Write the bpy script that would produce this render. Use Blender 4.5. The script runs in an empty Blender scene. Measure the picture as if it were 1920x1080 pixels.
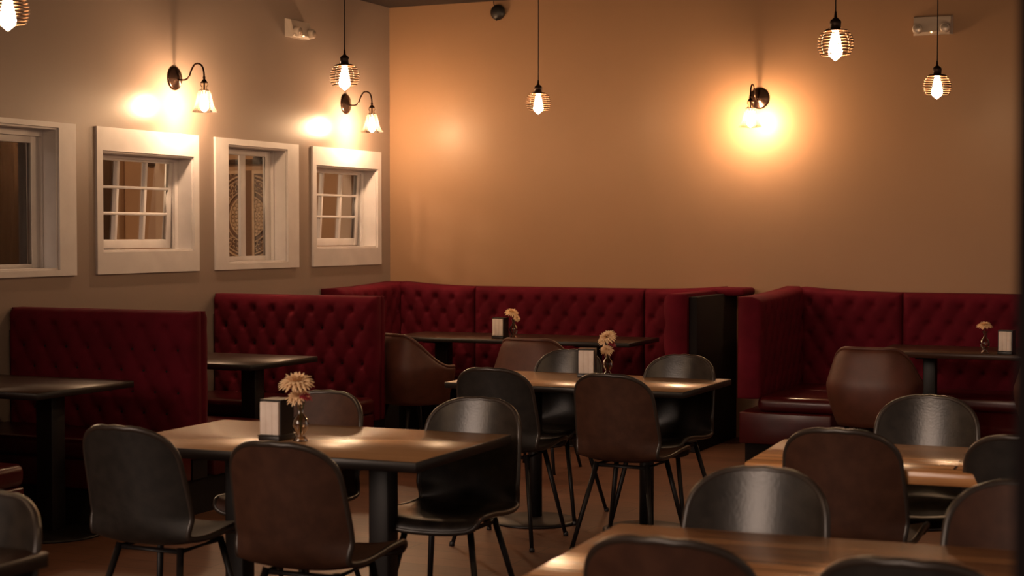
import bpy, bmesh, math, random
import numpy as np
from mathutils import Vector, Matrix

random.seed(7)
PI = math.pi
R = math.radians
C = bpy.context.scene.collection

# ------------------------------------------------------------------ camera, world, exposure
cam_d = bpy.data.cameras.new('camera')
cam = bpy.data.objects.new('camera', cam_d)
C.objects.link(cam)
F_PX = 3050.0
cam_d.sensor_width = 36.0
cam_d.lens = F_PX / 1920.0 * 36.0
cam_d.clip_start = 0.05
cam_d.dof.use_dof = True
cam_d.dof.focus_distance = 9.0
cam_d.dof.aperture_fstop = 4.0
cam.location = (0, 0, 1.49)
cam.rotation_euler = (R(90) - math.atan(104 / F_PX), 0, R(24.4))
bpy.context.scene.camera = cam

sc = bpy.context.scene
sc.view_settings.view_transform = 'Standard'
sc.view_settings.look = 'None'
sc.view_settings.gamma = 1.0
sc.view_settings.use_curve_mapping = False
sc.view_settings.exposure = 2.0

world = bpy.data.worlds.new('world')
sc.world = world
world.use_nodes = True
# faint even fill, plus an added bright lobe behind the viewer for chair highlights
wn, wl = world.node_tree.nodes, world.node_tree.links
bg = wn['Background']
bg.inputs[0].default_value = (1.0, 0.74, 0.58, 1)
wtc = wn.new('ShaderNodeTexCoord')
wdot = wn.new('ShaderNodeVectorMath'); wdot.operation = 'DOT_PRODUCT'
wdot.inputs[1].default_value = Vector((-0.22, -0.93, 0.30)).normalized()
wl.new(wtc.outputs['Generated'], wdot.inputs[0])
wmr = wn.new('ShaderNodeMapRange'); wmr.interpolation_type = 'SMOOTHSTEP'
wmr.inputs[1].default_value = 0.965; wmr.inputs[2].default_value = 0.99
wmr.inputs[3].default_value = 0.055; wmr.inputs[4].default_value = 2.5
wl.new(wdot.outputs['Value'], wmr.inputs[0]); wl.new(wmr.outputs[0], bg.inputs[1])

BULB = 74.0          # radiance of the pendant filament bulbs
SCONCE = 205.0        # radiance of the wall sconce bulbs

# ------------------------------------------------------------------ materials
def mat(name, color, rough=0.5, metal=0.0, spec=0.5, coat=0.0, sheen=0.0, emit=None, estr=0.0):
    m = bpy.data.materials.new(name)
    m.use_nodes = True
    b = m.node_tree.nodes['Principled BSDF']
    b.inputs['Base Color'].default_value = (*color, 1)
    b.inputs['Roughness'].default_value = rough
    b.inputs['Metallic'].default_value = metal
    b.inputs['Specular IOR Level'].default_value = spec
    b.inputs['Coat Weight'].default_value = coat
    b.inputs['Sheen Weight'].default_value = sheen
    if emit:
        b.inputs['Emission Color'].default_value = (*emit, 1)
        b.inputs['Emission Strength'].default_value = estr
    return m

def nodes(m):
    return m.node_tree.nodes, m.node_tree.links, m.node_tree.nodes['Principled BSDF']

def noisy(m, c1, c2, scale=8.0, stretch=(1, 1, 1), detail=4.0, bump=0.0, bscale=None, lo=0.35, hi=0.65):
    """object-space noise between two colours of the same surface, optional bump"""
    n, l, b = nodes(m)
    tc = n.new('ShaderNodeTexCoord'); mp = n.new('ShaderNodeMapping')
    mp.inputs['Scale'].default_value = stretch
    l.new(tc.outputs['Object'], mp.inputs['Vector'])
    t = n.new('ShaderNodeTexNoise'); t.inputs['Scale'].default_value = scale; t.inputs['Detail'].default_value = detail
    l.new(mp.outputs[0], t.inputs['Vector'])
    r = n.new('ShaderNodeValToRGB')
    r.color_ramp.elements[0].position = lo; r.color_ramp.elements[0].color = (*c1, 1)
    r.color_ramp.elements[1].position = hi; r.color_ramp.elements[1].color = (*c2, 1)
    l.new(t.outputs['Fac'], r.inputs[0]); l.new(r.outputs[0], b.inputs['Base Color'])
    if bump:
        t2 = n.new('ShaderNodeTexNoise'); t2.inputs['Scale'].default_value = bscale or scale * 6; t2.inputs['Detail'].default_value = 3
        l.new(tc.outputs['Object'], t2.inputs['Vector'])
        bp = n.new('ShaderNodeBump'); bp.inputs['Strength'].default_value = bump; bp.inputs['Distance'].default_value = 0.01
        l.new(t2.outputs['Fac'], bp.inputs['Height']); l.new(bp.outputs[0], b.inputs['Normal'])
    return m

def planks(name, c1, c2, cgap, bw, bh, rough, axis='x', grain=60, bump=0.1, gap=0.004, spec=0.5):
    """wood boards running along x (or y) with grain and thin dark joints"""
    m = mat(name, c1, rough, spec=spec)
    n, l, b = nodes(m)
    tc = n.new('ShaderNodeTexCoord'); mp = n.new('ShaderNodeMapping')
    if axis == 'y':
        mp.inputs['Rotation'].default_value = (0, 0, R(90))
    l.new(tc.outputs['Object'], mp.inputs['Vector'])
    br = n.new('ShaderNodeTexBrick')
    br.inputs['Color1'].default_value = (0.2, 0.2, 0.2, 1); br.inputs['Color2'].default_value = (0.8, 0.8, 0.8, 1)
    br.inputs['Mortar'].default_value = (0.5, 0.5, 0.5, 1)
    br.inputs['Scale'].default_value = 1.0
    br.inputs['Mortar Size'].default_value = gap; br.inputs['Mortar Smooth'].default_value = 0.3
    br.inputs['Brick Width'].default_value = bw; br.inputs['Row Height'].default_value = bh
    l.new(mp.outputs[0], br.inputs['Vector'])
    mp2 = n.new('ShaderNodeMapping'); mp2.inputs['Scale'].default_value = (1.2, 18, 18)
    l.new(mp.outputs[0], mp2.inputs['Vector'])
    t = n.new('ShaderNodeTexNoise'); t.inputs['Scale'].default_value = grain / 20; t.inputs['Detail'].default_value = 6
    l.new(mp2.outputs[0], t.inputs['Vector'])
    mx = n.new('ShaderNodeMix'); mx.data_type = 'FLOAT'; mx.inputs[0].default_value = 0.5
    l.new(br.outputs['Color'], mx.inputs[2]); l.new(t.outputs['Fac'], mx.inputs[3])
    r = n.new('ShaderNodeValToRGB')
    r.color_ramp.elements[0].position = 0.25; r.color_ramp.elements[0].color = (*c1, 1)
    r.color_ramp.elements[1].position = 0.75; r.color_ramp.elements[1].color = (*c2, 1)
    l.new(mx.outputs[0], r.inputs[0])
    mc = n.new('ShaderNodeMix'); mc.data_type = 'RGBA'
    l.new(br.outputs['Fac'], mc.inputs[0]); l.new(r.outputs[0], mc.inputs[6]); mc.inputs[7].default_value = (*cgap, 1)
    l.new(mc.outputs[2], b.inputs['Base Color'])
    bp = n.new('ShaderNodeBump'); bp.inputs['Strength'].default_value = bump; bp.inputs['Distance'].default_value = 0.004
    l.new(t.outputs['Fac'], bp.inputs['Height']); l.new(bp.outputs[0], b.inputs['Normal'])
    return m

def wall_paint(name, c1, c2, rough=0.28):
    m = mat(name, c1, rough, spec=0.27)
    return noisy(m, c1, c2, 0.8, bump=0.035, bscale=60, lo=0.3, hi=0.7)

def clear_glass(name, tint=(1, 1, 1), refl=1.0, rough=0.02):
    """thin sheet glass: see-through with a Fresnel reflection"""
    m = bpy.data.materials.new(name); m.use_nodes = True
    n, l = m.node_tree.nodes, m.node_tree.links
    n.clear()
    out = n.new('ShaderNodeOutputMaterial'); mix = n.new('ShaderNodeMixShader')
    tr = n.new('ShaderNodeBsdfTransparent'); tr.inputs[0].default_value = (*tint, 1)
    gl = n.new('ShaderNodeBsdfGlossy'); gl.inputs['Roughness'].default_value = rough
    fr = n.new('ShaderNodeFresnel'); fr.inputs[0].default_value = 1.45
    mu = n.new('ShaderNodeMath'); mu.operation = 'MULTIPLY'; mu.inputs[1].default_value = refl
    l.new(fr.outputs[0], mu.inputs[0]); l.new(mu.outputs[0], mix.inputs[0])
    l.new(tr.outputs[0], mix.inputs[1]); l.new(gl.outputs[0], mix.inputs[2]); l.new(mix.outputs[0], out.inputs[0])
    return m

M = {}
M['wall_l'] = wall_paint('taupe wall paint', (0.27, 0.205, 0.168), (0.295, 0.224, 0.183))
M['wall_b'] = wall_paint('tan wall paint', (0.335, 0.198, 0.112), (0.365, 0.214, 0.122), 0.40)
M['ceiling'] = noisy(mat('dark ceiling', (0.03, 0.018, 0.014), 0.8), (0.026, 0.016, 0.013), (0.04, 0.024, 0.018), 3)
M['floor'] = planks('brown floor boards', (0.095, 0.040, 0.021), (0.175, 0.074, 0.038), (0.04, 0.018, 0.010), 1.2, 0.15, 0.42, gap=0.003)
M['white'] = noisy(mat('white window paint', (0.6, 0.56, 0.54), 0.45), (0.58, 0.54, 0.53), (0.64, 0.60, 0.585), 6)
M['room2'] = noisy(mat('brown paint of the next room', (0.34, 0.19, 0.10), 0.7), (0.32, 0.18, 0.095), (0.37, 0.21, 0.11), 1.5)
M['post'] = noisy(mat('light timber post', (0.42, 0.27, 0.16), 0.6), (0.38, 0.24, 0.14), (0.46, 0.30, 0.18), 6, (1, 1, .1))
M['carved'] = noisy(mat('carved pale wood', (0.52, 0.36, 0.22), 0.7), (0.46, 0.31, 0.19), (0.58, 0.41, 0.26), 14)
M['carved_bg'] = mat('dark backing of the carving', (0.12, 0.06, 0.035), 0.8)
M['dark'] = mat('near black paint', (0.012, 0.010, 0.010), 0.45)
M['curtain'] = noisy(mat('dark brown drape', (0.008, 0.004, 0.003), 0.95, spec=0.1), (0.006, 0.003, 0.0025), (0.012, 0.005, 0.004), 20)
M['black_metal'] = mat('black powder coated metal', (0.009, 0.007, 0.007), 0.45, 0.0, spec=0.3)
M['bronze'] = mat('oil rubbed bronze', (0.05, 0.028, 0.02), 0.22, 0.9)
M['bronze2'] = mat('dark socket metal', (0.045, 0.026, 0.02), 0.35, 0.7)
M['wire'] = mat('thin bronze wire', (0.13, 0.075, 0.045), 0.3, 0.9)
M['cord'] = mat('black cloth cord', (0.015, 0.008, 0.007), 0.8)
M['red'] = noisy(mat('red velvet', (0.095, 0.0045, 0.0125), 0.85, sheen=0.0, spec=0.12), (0.085, 0.004, 0.011), (0.115, 0.0055, 0.0155), 5, bump=0.08, bscale=90)
M['red_vinyl'] = noisy(mat('dark red vinyl', (0.06, 0.004, 0.006), 0.28), (0.05, 0.0035, 0.005), (0.072, 0.005, 0.007), 7, bump=0.05, bscale=40)
M['plinth'] = mat('black plinth', (0.010, 0.007, 0.007), 0.75, spec=0.2)
M['leather_black'] = noisy(mat('black faux leather', (0.013, 0.011, 0.010), 0.48), (0.009, 0.008, 0.007), (0.018, 0.015, 0.013), 26, bump=0.06, bscale=110)
M['leather_brown'] = noisy(mat('dark brown faux leather', (0.048, 0.018, 0.009), 0.6, spec=0.3), (0.040, 0.0145, 0.0075), (0.057, 0.022, 0.0115), 22, bump=0.06, bscale=110)
M['leather_grey'] = noisy(mat('grey brown faux leather', (0.018, 0.013, 0.010), 0.30), (0.012, 0.009, 0.007), (0.024, 0.018, 0.014), 24, bump=0.06, bscale=110)
M['piping'] = mat('piped leather edge', (0.028, 0.020, 0.016), 0.32)
M['tub'] = noisy(mat('rust brown leather', (0.085, 0.024, 0.013), 0.5), (0.07, 0.020, 0.010), (0.10, 0.029, 0.016), 12, bump=0.05, bscale=90)
M['walnut'] = planks('walnut laminate', (0.25, 0.135, 0.065), (0.36, 0.20, 0.10), (0.2, 0.11, 0.055), 8, 3, 0.26, grain=70, bump=0.06, gap=0.0001)
M['dark_top'] = planks('dark brown laminate', (0.028, 0.012, 0.008), (0.046, 0.019, 0.012), (0.02, 0.01, 0.006), 8, 3, 0.34, grain=60, bump=0.05, gap=0.0001, spec=0.25)
M['butcher'] = planks('plank wood with worn varnish', (0.13, 0.05, 0.018), (0.52, 0.25, 0.095), (0.04, 0.015, 0.007), 1.9, 0.085, 0.22, grain=50, bump=0.3, gap=0.006)
M['edge_black'] = mat('black table edging', (0.012, 0.008, 0.007), 0.4)
M['napkin'] = noisy(mat('white paper napkins', (0.72, 0.63, 0.56), 0.85), (0.70, 0.60, 0.53), (0.76, 0.67, 0.60), 20)
M['holder'] = mat('black plastic holder', (0.014, 0.010, 0.009), 0.35)
M['plastic'] = mat('cream plastic housing', (0.50, 0.42, 0.35), 0.4)
M['lens'] = mat('lamp head lens', (0.55, 0.47, 0.40), 0.08, 0.6)
M['led'] = mat('amber indicator', (0.8, 0.4, 0.1), 0.4, emit=(1, 0.55, 0.2), estr=3.0)
M['petal'] = noisy(mat('cream petals', (0.80, 0.56, 0.33), 0.7), (0.74, 0.50, 0.28), (0.86, 0.62, 0.38), 30)
M['red_petal'] = mat('dark red petals', (0.30, 0.02, 0.035), 0.7)
M['stem'] = mat('green stem', (0.05, 0.07, 0.02), 0.6)
M['glass'] = clear_glass('window glass', (0.97, 0.96, 0.94), 0.2)
M['shade'] = clear_glass('warm clear shade glass', (0.97, 0.93, 0.86), 0.7, 0.08)
def glowing_glass(m, amount):
    """slightly seeded glass: a little of the light scatters in it"""
    n, l = m.node_tree.nodes, m.node_tree.links
    out = next(k for k in n if k.type == 'OUTPUT_MATERIAL'); src = out.inputs[0].links[0].from_socket
    mx = n.new('ShaderNodeMixShader'); mx.inputs[0].default_value = amount
    tl = n.new('ShaderNodeBsdfTranslucent'); tl.inputs[0].default_value = (0.9, 0.8, 0.65, 1)
    l.new(src, mx.inputs[1]); l.new(tl.outputs[0], mx.inputs[2]); l.new(mx.outputs[0], out.inputs[0])
glowing_glass(M['shade'], 0.012)
M['vase'] = clear_glass('amber vase glass', (0.80, 0.66, 0.50), 1.8, 0.05)
M['bulb'] = mat('glowing filament bulb', (1, 0.8, 0.5), 0.4, emit=(1.0, 0.62, 0.34), estr=BULB)
M['bulb_s'] = mat('glowing sconce bulb', (1, 0.8, 0.5), 0.4, emit=(1.0, 0.64, 0.38), estr=SCONCE)

# ------------------------------------------------------------------ mesh helpers
class MB:
    """collects shapes, then links them as one mesh object"""
    def __init__(s): s.v = []; s.f = []; s.sm = []; s.mi = []
    def add(s, vs, fs, smooth=False, mi=0):
        o = len(s.v); s.v += [tuple(v) for v in vs]
        for f in fs:
            s.f.append(tuple(i + o for i in f)); s.sm.append(smooth); s.mi.append(mi)
        return s
    def box(s, x0, x1, y0, y1, z0, z1, bev=0.0, mi=0, top_mi=None, seg=2, mat4=None):
        if bev <= 0:
            vs = [(x0,y0,z0),(x1,y0,z0),(x1,y1,z0),(x0,y1,z0),(x0,y0,z1),(x1,y0,z1),(x1,y1,z1),(x0,y1,z1)]
            fs = [(0,3,2,1),(4,5,6,7),(0,1,5,4),(1,2,6,5),(2,3,7,6),(3,0,4,7)]
            if mat4: vs = [tuple(mat4 @ Vector(v)) for v in vs]
            s.add(vs, fs, False, mi)
            if top_mi is not None: s.mi[-5] = top_mi
            return s
        bm = bmesh.new(); bmesh.ops.create_cube(bm, size=1)
        for v in bm.verts:
            v.co = Vector(((x0+x1)/2 + v.co.x*(x1-x0), (y0+y1)/2 + v.co.y*(y1-y0), (z0+z1)/2 + v.co.z*(z1-z0)))
        bmesh.ops.bevel(bm, geom=bm.edges[:], offset=bev, segments=seg, affect='EDGES', profile=0.5)
        bm.normal_update(); bm.verts.index_update()
        vs = [tuple(mat4 @ v.co) if mat4 else tuple(v.co) for v in bm.verts]
        o = len(s.v); s.v += vs
        for f in bm.faces:
            s.f.append(tuple(v.index + o for v in f.verts)); s.sm.append(True)
            s.mi.append(top_mi if (top_mi is not None and f.normal.z > 0.9) else mi)
        bm.free(); return s
    def lathe(s, prof, n=24, org=(0,0,0), axis='z', mi=0, a0=0, a1=2*PI):
        full = abs(a1 - a0 - 2*PI) < 1e-6; m = n if full else n + 1
        vs = []
        for r, h in prof:
            for k in range(m):
                a = a0 + (a1-a0)*k/n
                p = (r*math.cos(a), r*math.sin(a), h)
                if axis == 'x': p = (h, r*math.cos(a), r*math.sin(a))
                if axis == 'y': p = (r*math.sin(a), h, r*math.cos(a))
                vs.append((p[0]+org[0], p[1]+org[1], p[2]+org[2]))
        fs = []
        for i in range(len(prof)-1):
            for k in range(n):
                k2 = (k+1) % m
                fs.append((i*m+k, i*m+k2, (i+1)*m+k2, (i+1)*m+k))
        return s.add(vs, fs, True, mi)
    def tube(s, pts, r, n=8, closed=False, mi=0, cap=True):
        P = [Vector(p) for p in pts]; N = len(P)
        rs = r if isinstance(r, (list, tuple)) else [r]*N
        vs = []; prev = None
        for i in range(N):
            if closed: t = P[(i+1) % N] - P[i-1]
            else: t = P[min(i+1, N-1)] - P[max(i-1, 0)]
            t.normalize()
            if prev is None:
                a = Vector((0,0,1)) if abs(t.z) < 0.9 else Vector((1,0,0))
                u = t.cross(a).normalized()
            else:
                u = (prev - t*prev.dot(t)).normalized()
            prev = u; w = t.cross(u)
            for k in range(n):
                ang = 2*PI*k/n
                vs.append(P[i] + (u*math.cos(ang) + w*math.sin(ang))*rs[i])
        fs = []
        L = N if closed else N-1
        for i in range(L):
            j = (i+1) % N
            for k in range(n):
                k2 = (k+1) % n
                fs.append((i*n+k, i*n+k2, j*n+k2, j*n+k))
        if cap and not closed:
            fs.append(tuple(range(n))[::-1]); fs.append(tuple((N-1)*n+k for k in range(n)))
        return s.add(vs, fs, True, mi)
    def sphere(s, c, r, n=12, sc=(1,1,1), mi=0):
        prof = [(r*math.sin(PI*i/n), -r*math.cos(PI*i/n)) for i in range(n+1)]
        o = len(s.v); s.lathe(prof, n*2, (0,0,0), mi=mi)
        for i in range(o, len(s.v)):
            p = s.v[i]; s.v[i] = (p[0]*sc[0]+c[0], p[1]*sc[1]+c[1], p[2]*sc[2]+c[2])
        return s
    def build(s, name, m, parent=None, loc=None, rz=0):
        me = bpy.data.meshes.new(name)
        me.from_pydata(s.v, [], s.f)
        ms = m if isinstance(m, (list, tuple)) else [m]
        for k in ms: me.materials.append(k)
        me.polygons.foreach_set('use_smooth', s.sm); me.polygons.foreach_set('material_index', s.mi)
        bm = bmesh.new(); bm.from_mesh(me)
        bmesh.ops.remove_doubles(bm, verts=bm.verts[:], dist=1e-6)
        bmesh.ops.recalc_face_normals(bm, faces=bm.faces[:])
        bm.to_mesh(me); bm.free(); me.update()
        o = bpy.data.objects.new(name, me); C.objects.link(o)
        if parent: o.parent = parent
        if loc: o.location = loc
        if rz: o.rotation_euler.z = rz
        return o

def tag(o, label=None, cat=None, group=None, kind=None):
    if label: o['label'] = label
    if cat: o['category'] = cat
    if group: o['group'] = group
    if kind: o['kind'] = kind
    return o

def empty(name, loc=(0,0,0), rz=0):
    o = bpy.data.objects.new(name, None); C.objects.link(o)
    o.empty_display_size = 0.1
    o.location = loc; o.rotation_euler = (0, 0, rz)
    return o

def copy_tree(o, parent=None):
    c = o.copy(); C.objects.link(c)
    if parent: c.parent = parent
    for ch in [k for k in bpy.data.objects if k.parent == o]:
        copy_tree(ch, c)
    return c

def recolor(root, names, m):
    for ch in bpy.data.objects:
        if ch.parent == root and ch.name.split('.')[0] in names:
            ch.material_slots[0].link = 'OBJECT'; ch.material_slots[0].material = m

# ------------------------------------------------------------------ the room
XL, YB, ZC = -6.26, 11.44, 3.276       # left wall face, back wall face, ceiling
WT = 0.17                               # left wall thickness
XR = 3.2
def structure(o): return tag(o, kind='structure')

structure(MB().box(-11.2, XR, -1.5, YB + 0.15, -0.12, 0.0).build('floor', M['floor']))
structure(MB().box(-11.2, XR, 1.2, YB + 0.15, ZC, ZC + 0.12).build('ceiling', M['ceiling']))
structure(MB().box(XL - 0.002, XR, YB, YB + 0.15, 0, ZC).build('wall_back', M['wall_b']))

# windows: (outer y0, y1, opening y0, y1, z0, z1, kind)
OZ0, OZ1 = 1.240, 2.122
WINS = [(6.50, 7.61, 6.68, 7.462, 1.274, 2.092, 'single'),
        (7.798, 8.830, 7.853, 8.775, 1.372, 1.981, 'grid'),
        (9.018, 10.052, 9.167, 9.906, 1.281, 2.081, 'pair'),
        (10.247, 11.274, 10.296, 11.215, 1.372, 1.986, 'grid')]
# left wall, pierced by the four openings
mb = MB()
y = 1.2
for w in WINS:
    mb.box(XL - WT, XL, y, w[2], 0, ZC)
    mb.box(XL - WT, XL, w[2], w[3], 0, w[4]); mb.box(XL - WT, XL, w[2], w[3], w[5], ZC)
    y = w[3]
mb.box(XL - WT, XL, y, YB + 0.15, 0, ZC)
structure(mb.build('wall_left', M['wall_l']))

def window(i, w):
    y0, y1, a0, a1, z0, z1, kind = w
    root = empty('window_%d' % i, (XL, (a0+a1)/2, z0)); structure(root)
    oy = (a0+a1)/2; oz = z0
    def B(mb, x0, x1, ya, yb, za, zb, bev=0.0): return mb.box(x0, x1, ya-oy, yb-oy, za-oz, zb-oz, bev)
    # flat boards around the opening
    cs = MB()
    B(cs, 0, 0.016, y0, y1, z1, OZ1); B(cs, 0, 0.016, y0, y1, OZ0, z0)
    B(cs, 0, 0.016, y0, a0, z0, z1); B(cs, 0, 0.016, a1, y1, z0, z1)
    cs.build('casing', M['white'], root)
    rv = MB()                                  # deep lining of the opening
    t = 0.012
    B(rv, -WT, 0.001, a0, a0+t, z0, z1); B(rv, -WT, 0.001, a1-t, a1, z0, z1)
    B(rv, -WT, 0.001, a0+t, a1-t, z0, z0+t); B(rv, -WT, 0.001, a0+t, a1-t, z1-t, z1)
    rv.build('reveal', M['white'], root)
    sx0, sx1 = -0.150, -0.112
    if kind == 'grid':
        # inner stop, then an awning sash hinged at its top and pushed slightly outwards
        st = MB()
        B(st, -0.125, -0.105, a1-0.045, a1-t, z0+t, z1-t); B(st, -0.125, -0.105, a0+t, a0+0.045, z0+t, z1-t)
        B(st, -0.125, -0.105, a0+0.045, a1-0.045, z1-0.035, z1-t)
        st.build('stop', M['white'], root)
        W = a1 - a0 - 0.042; Hs = z1 - z0 - 0.035
        sr = bpy.data.objects.new('sash', None)
        sh = MB()
        rail = 0.055
        for (ya, yb, za, zb) in ((-W/2, -W/2+0.06, -Hs, 0), (W/2-0.06, W/2, -Hs, 0), (-W/2+0.06, W/2-0.06, -0.03, 0), (-W/2+0.06, W/2-0.06, -Hs, -Hs+rail)):
            sh.box(-0.035, 0, ya, yb, za, zb, 0.003)
        so = sh.build('sash', M['white'], root, (-0.118, 0, z1-oz-0.018))
        so.rotation_euler = (0, R(3.6), 0)
        mu = MB()
        gw = W - 0.12; gh = Hs - 0.03 - rail
        for k in (1, 2):
            yy = 0.004 + (k-1.5)*0.28
            mu.box(-0.03, 0.001, yy-0.013, yy+0.013, -Hs+rail, -0.03, 0.004)
            zz = -0.03 - gh*k/3
            mu.box(-0.03, 0.003, -gw/2, gw/2, zz-0.009, zz+0.009, 0.004)
        mu.build('muntins', M['white'], so)
        MB().box(-0.02, -0.016, -gw/2, gw/2, -Hs+rail, -0.03).build('pane', M['glass'], so)
    elif kind == 'pair':
        sh = MB()
        for (ya, yb, za, zb) in ((a0+t, a0+0.07, z0+t, z1-t), (a1-0.095, a1-t, z0+t, z1-t),
                                 (a0+0.07, a1-0.095, z0+t, z0+0.045), (a0+0.07, a1-0.095, z1-0.055, z1-t),
                                 (9.50, 9.56, z0+0.045, z1-0.055)):
            B(sh, sx1-0.024, sx1, ya, yb, za, zb, 0.003)
        B(sh, sx1-0.002, sx1+0.022, a1-0.028, a1-t, z0+t, z1-t)
        so = sh.build('sash', M['white'], root)
        pn = MB(); B(pn, -0.135, -0.131, a0+0.07, 9.50, z0+0.045, z1-0.055); pn.build('pane', M['glass'], so)
        pn = MB(); B(pn, -0.135, -0.131, 9.56, a1-0.095, z0+0.045, z1-0.055); pn.build('pane', M['glass'], so)
    else:
        sh = MB()
        for (ya, yb, za, zb) in ((a0+t, a0+0.08, z0+t, z1-t), (a1-0.09, a1-t, z0+t, z1-t),
                                 (a0+0.08, a1-0.09, z0+t, z0+0.035), (a0+0.08, a1-0.09, z1-0.09, z1-t)):
            B(sh, sx0, sx1, ya, yb, za, zb, 0.004)
        B(sh, sx1-0.002, sx1+0.02, a1-0.024, a1-t, z0+t, z1-t); B(sh, sx1-0.002, sx1+0.02, a0+t, a1-0.024, z1-0.05, z1-t)
        so = sh.build('sash', M['white'], root)
        pn = MB(); B(pn, -0.135, -0.131, a0+0.08, a1-0.09, z0+0.035, z1-0.09); pn.build('pane', M['glass'], so)
    return root
for i, w in enumerate(WINS): window(i+1, w)

# near wall end that cuts the right edge of the view
structure(MB().box(-0.170, 0.35, 1.35, 1.62, 0, ZC).build('wall_right', mat('matt black wall end', (0.010, 0.007, 0.007), 0.9, spec=0.1)))

# the next room, seen through the little windows
structure(MB().box(-11.2, XL - WT, YB, YB + 0.15, 0, ZC).build('wall_back_beyond', M['room2']))
structure(MB().box(-11.2, -11.05, 1.2, YB, 0, ZC).build('wall_left_beyond', M['room2']))

# ------------------------------------------------------------------ upholstery
def tufted(w, h, t, sx=0.147, sz=0.112, first=0.095, r=0.045, rise=(0, 0), low=0.0, puff=0.012, dimple=0.026, back=False, res=0.0125):
    """diamond-tufted pad: x 0..w, z low..h, front towards -y (front plane y=0), back plane y=t; returns verts, faces"""
    nx = max(6, int(w/res)); nz = max(6, int((h-low)/res))
    xs = np.linspace(0, w, nx+1); zs = np.linspace(0, 1, nz+1)
    # denser rows near the rounded borders
    vs = []
    for j in range(nz+1):
        for i in range(nx+1):
            x = xs[i]; hh = h + rise[0]*(1-x/w)**2 + rise[1]*(x/w)**2
            z = low + (hh-low)*zs[j]
            d = 0.0
            for dd in (x, w-x, hh-z):
                if dd < r: d += r - math.sqrt(max(0, r*r-(r-dd)**2))
            d = min(d, r)
            zt = hh - first - z
            px = (x - w/2)/sx; pz = zt/sz
            p = px + pz/2; q = px - pz/2
            fade = min(1, max(0, (z-low)/0.05), max(0, x/0.06), max(0, (w-x)/0.06))
            if zt < -0.03: fade *= max(0, 1 + (zt+0.03)/0.05)
            pil = (abs(math.sin(PI*p))*abs(math.sin(PI*q)))**0.8
            # nearest button
            pr, qr = round(p), round(q)
            bx = (pr+qr)/2*sx; bz = (pr-qr)*sz
            dist2 = (px*sx-bx)**2 + (zt-bz)**2
            g = math.exp(-dist2/(0.020**2))
            yv = d - puff*pil*fade + dimple*g*fade
            if j == nz: yv = max(yv, r*0.9)
            vs.append((x, yv, z))
    fs = []
    W = nx+1
    for j in range(nz):
        for i in range(nx): fs.append((j*W+i, j*W+i+1, (j+1)*W+i+1, (j+1)*W+i))
    # borders back to the back plane
    border = [i for i in range(W)] + [j*W+nx for j in range(1, nz+1)] + [nz*W+i for i in range(nx-1, -1, -1)] + [j*W for j in range(nz-1, 0, -1)]
    o = len(vs)
    for b in border: vs.append((vs[b][0], t, vs[b][2]))
    nb = len(border)
    for k in range(nb):
        k2 = (k+1) % nb
        fs.append((border[k], o+k, o+k2, border[k2]))
    fs.append(tuple(o+k for k in range(nb)))
    return vs, fs

def pad(name, parent, w, h, t, loc=(0,0,0), rz=0, m=None, **kw):
    vs, fs = tufted(w, h, t, **kw)
    mb = MB(); mb.add(vs, fs, True); mb.sm[-1] = False
    return mb.build(name, m or M['red'], parent, loc, rz)

def booth_bench(y, label, h=1.075, far_seat=True, near_seat=True):
    L = 1.235
    root = empty('booth_bench', (XL, y, 0))
    tag(root, label, 'booth seat', 'red tufted booths along the left wall')
    pad('backrest', root, L, h, 0.085, low=0.30)
    pad('backrest', root, L, h, 0.083, (L, 0.17, 0), PI, low=0.30)
    for k, (a, b) in enumerate(((-0.50, -0.005), (0.175, 0.67))):
        if (k == 0 and not near_seat) or (k == 1 and not far_seat): continue
        MB().box(0.002, L+0.01, a, b, 0.345, 0.450, 0.035, seg=4).build('seat', M['red_vinyl'], root)
        MB().box(0.002, L, a+0.03, b, 0.19, 0.345, 0.012).build('seat_rail', M['red_vinyl'], root)
    MB().box(0.002, L-0.03, -0.44 if near_seat else 0.0, 0.61 if far_seat else 0.17, 0, 0.19).build('plinth', M['plinth'], root)
    MB().box(0.002, L-0.012, 0.02, 0.15, 0.19, 0.95).build('frame', M['plinth'], root)
    return root
booth_bench(5.08, 'red booth bench at the left edge, only the corner of its vinyl seat showing', 1.07)
booth_bench(7.03, 'red tufted booth bench nearest the viewer, behind the dark table at left')
booth_bench(8.98, 'red tufted booth bench under the double-pane window, beside the leather tub chair', 1.085, far_seat=False)

# banquette round the corner
root = empty('corner_banquette', (XL, YB, 0))
tag(root, 'long red tufted banquette wrapping the room corner, ending in a black side panel', 'banquette')
def loc(x, y, z=0): return (x - XL, y - YB, z)
H = 1.075
def wallpad(root, x0, x1, ox, oy, **kw):     # faces -y, front at y=11.25
    return pad('backrest', root, x1-x0, H, 0.18, (x0-ox, 11.25-oy, 0), low=0.42, **kw)
def sidepad(root, xf, y0, y1, ox, oy, face, t=0.18, **kw):  # runs along y
    if face > 0:   # faces +x, front plane x = xf
        return pad('backrest', root, y1-y0, H, t, (xf-ox, y0-oy, 0), R(90), low=0.42, **kw)
    return pad('backrest', root, y1-y0, H, t, (xf-ox, y1-oy, 0), R(-90), low=0.42, **kw)
sidepad(root, -6.07, 10.36, 11.36, XL, YB, 1, rise=(0, 0.03))
wallpad(root, -6.09, -5.43, XL, YB, rise=(0.03, 0))
wallpad(root, -5.43, -4.05, XL, YB)
wallpad(root, -4.05, -3.46, XL, YB, rise=(0, 0.025))
MB().box(-3.50-XL, -3.25-XL, 11.12-YB, 11.43-YB, 1.04, 1.095, 0.025, seg=4).build('top_roll', M['red'], root)
sidepad(root, -3.62, 10.46, 11.26, XL, YB, -1, t=0.17)
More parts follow.
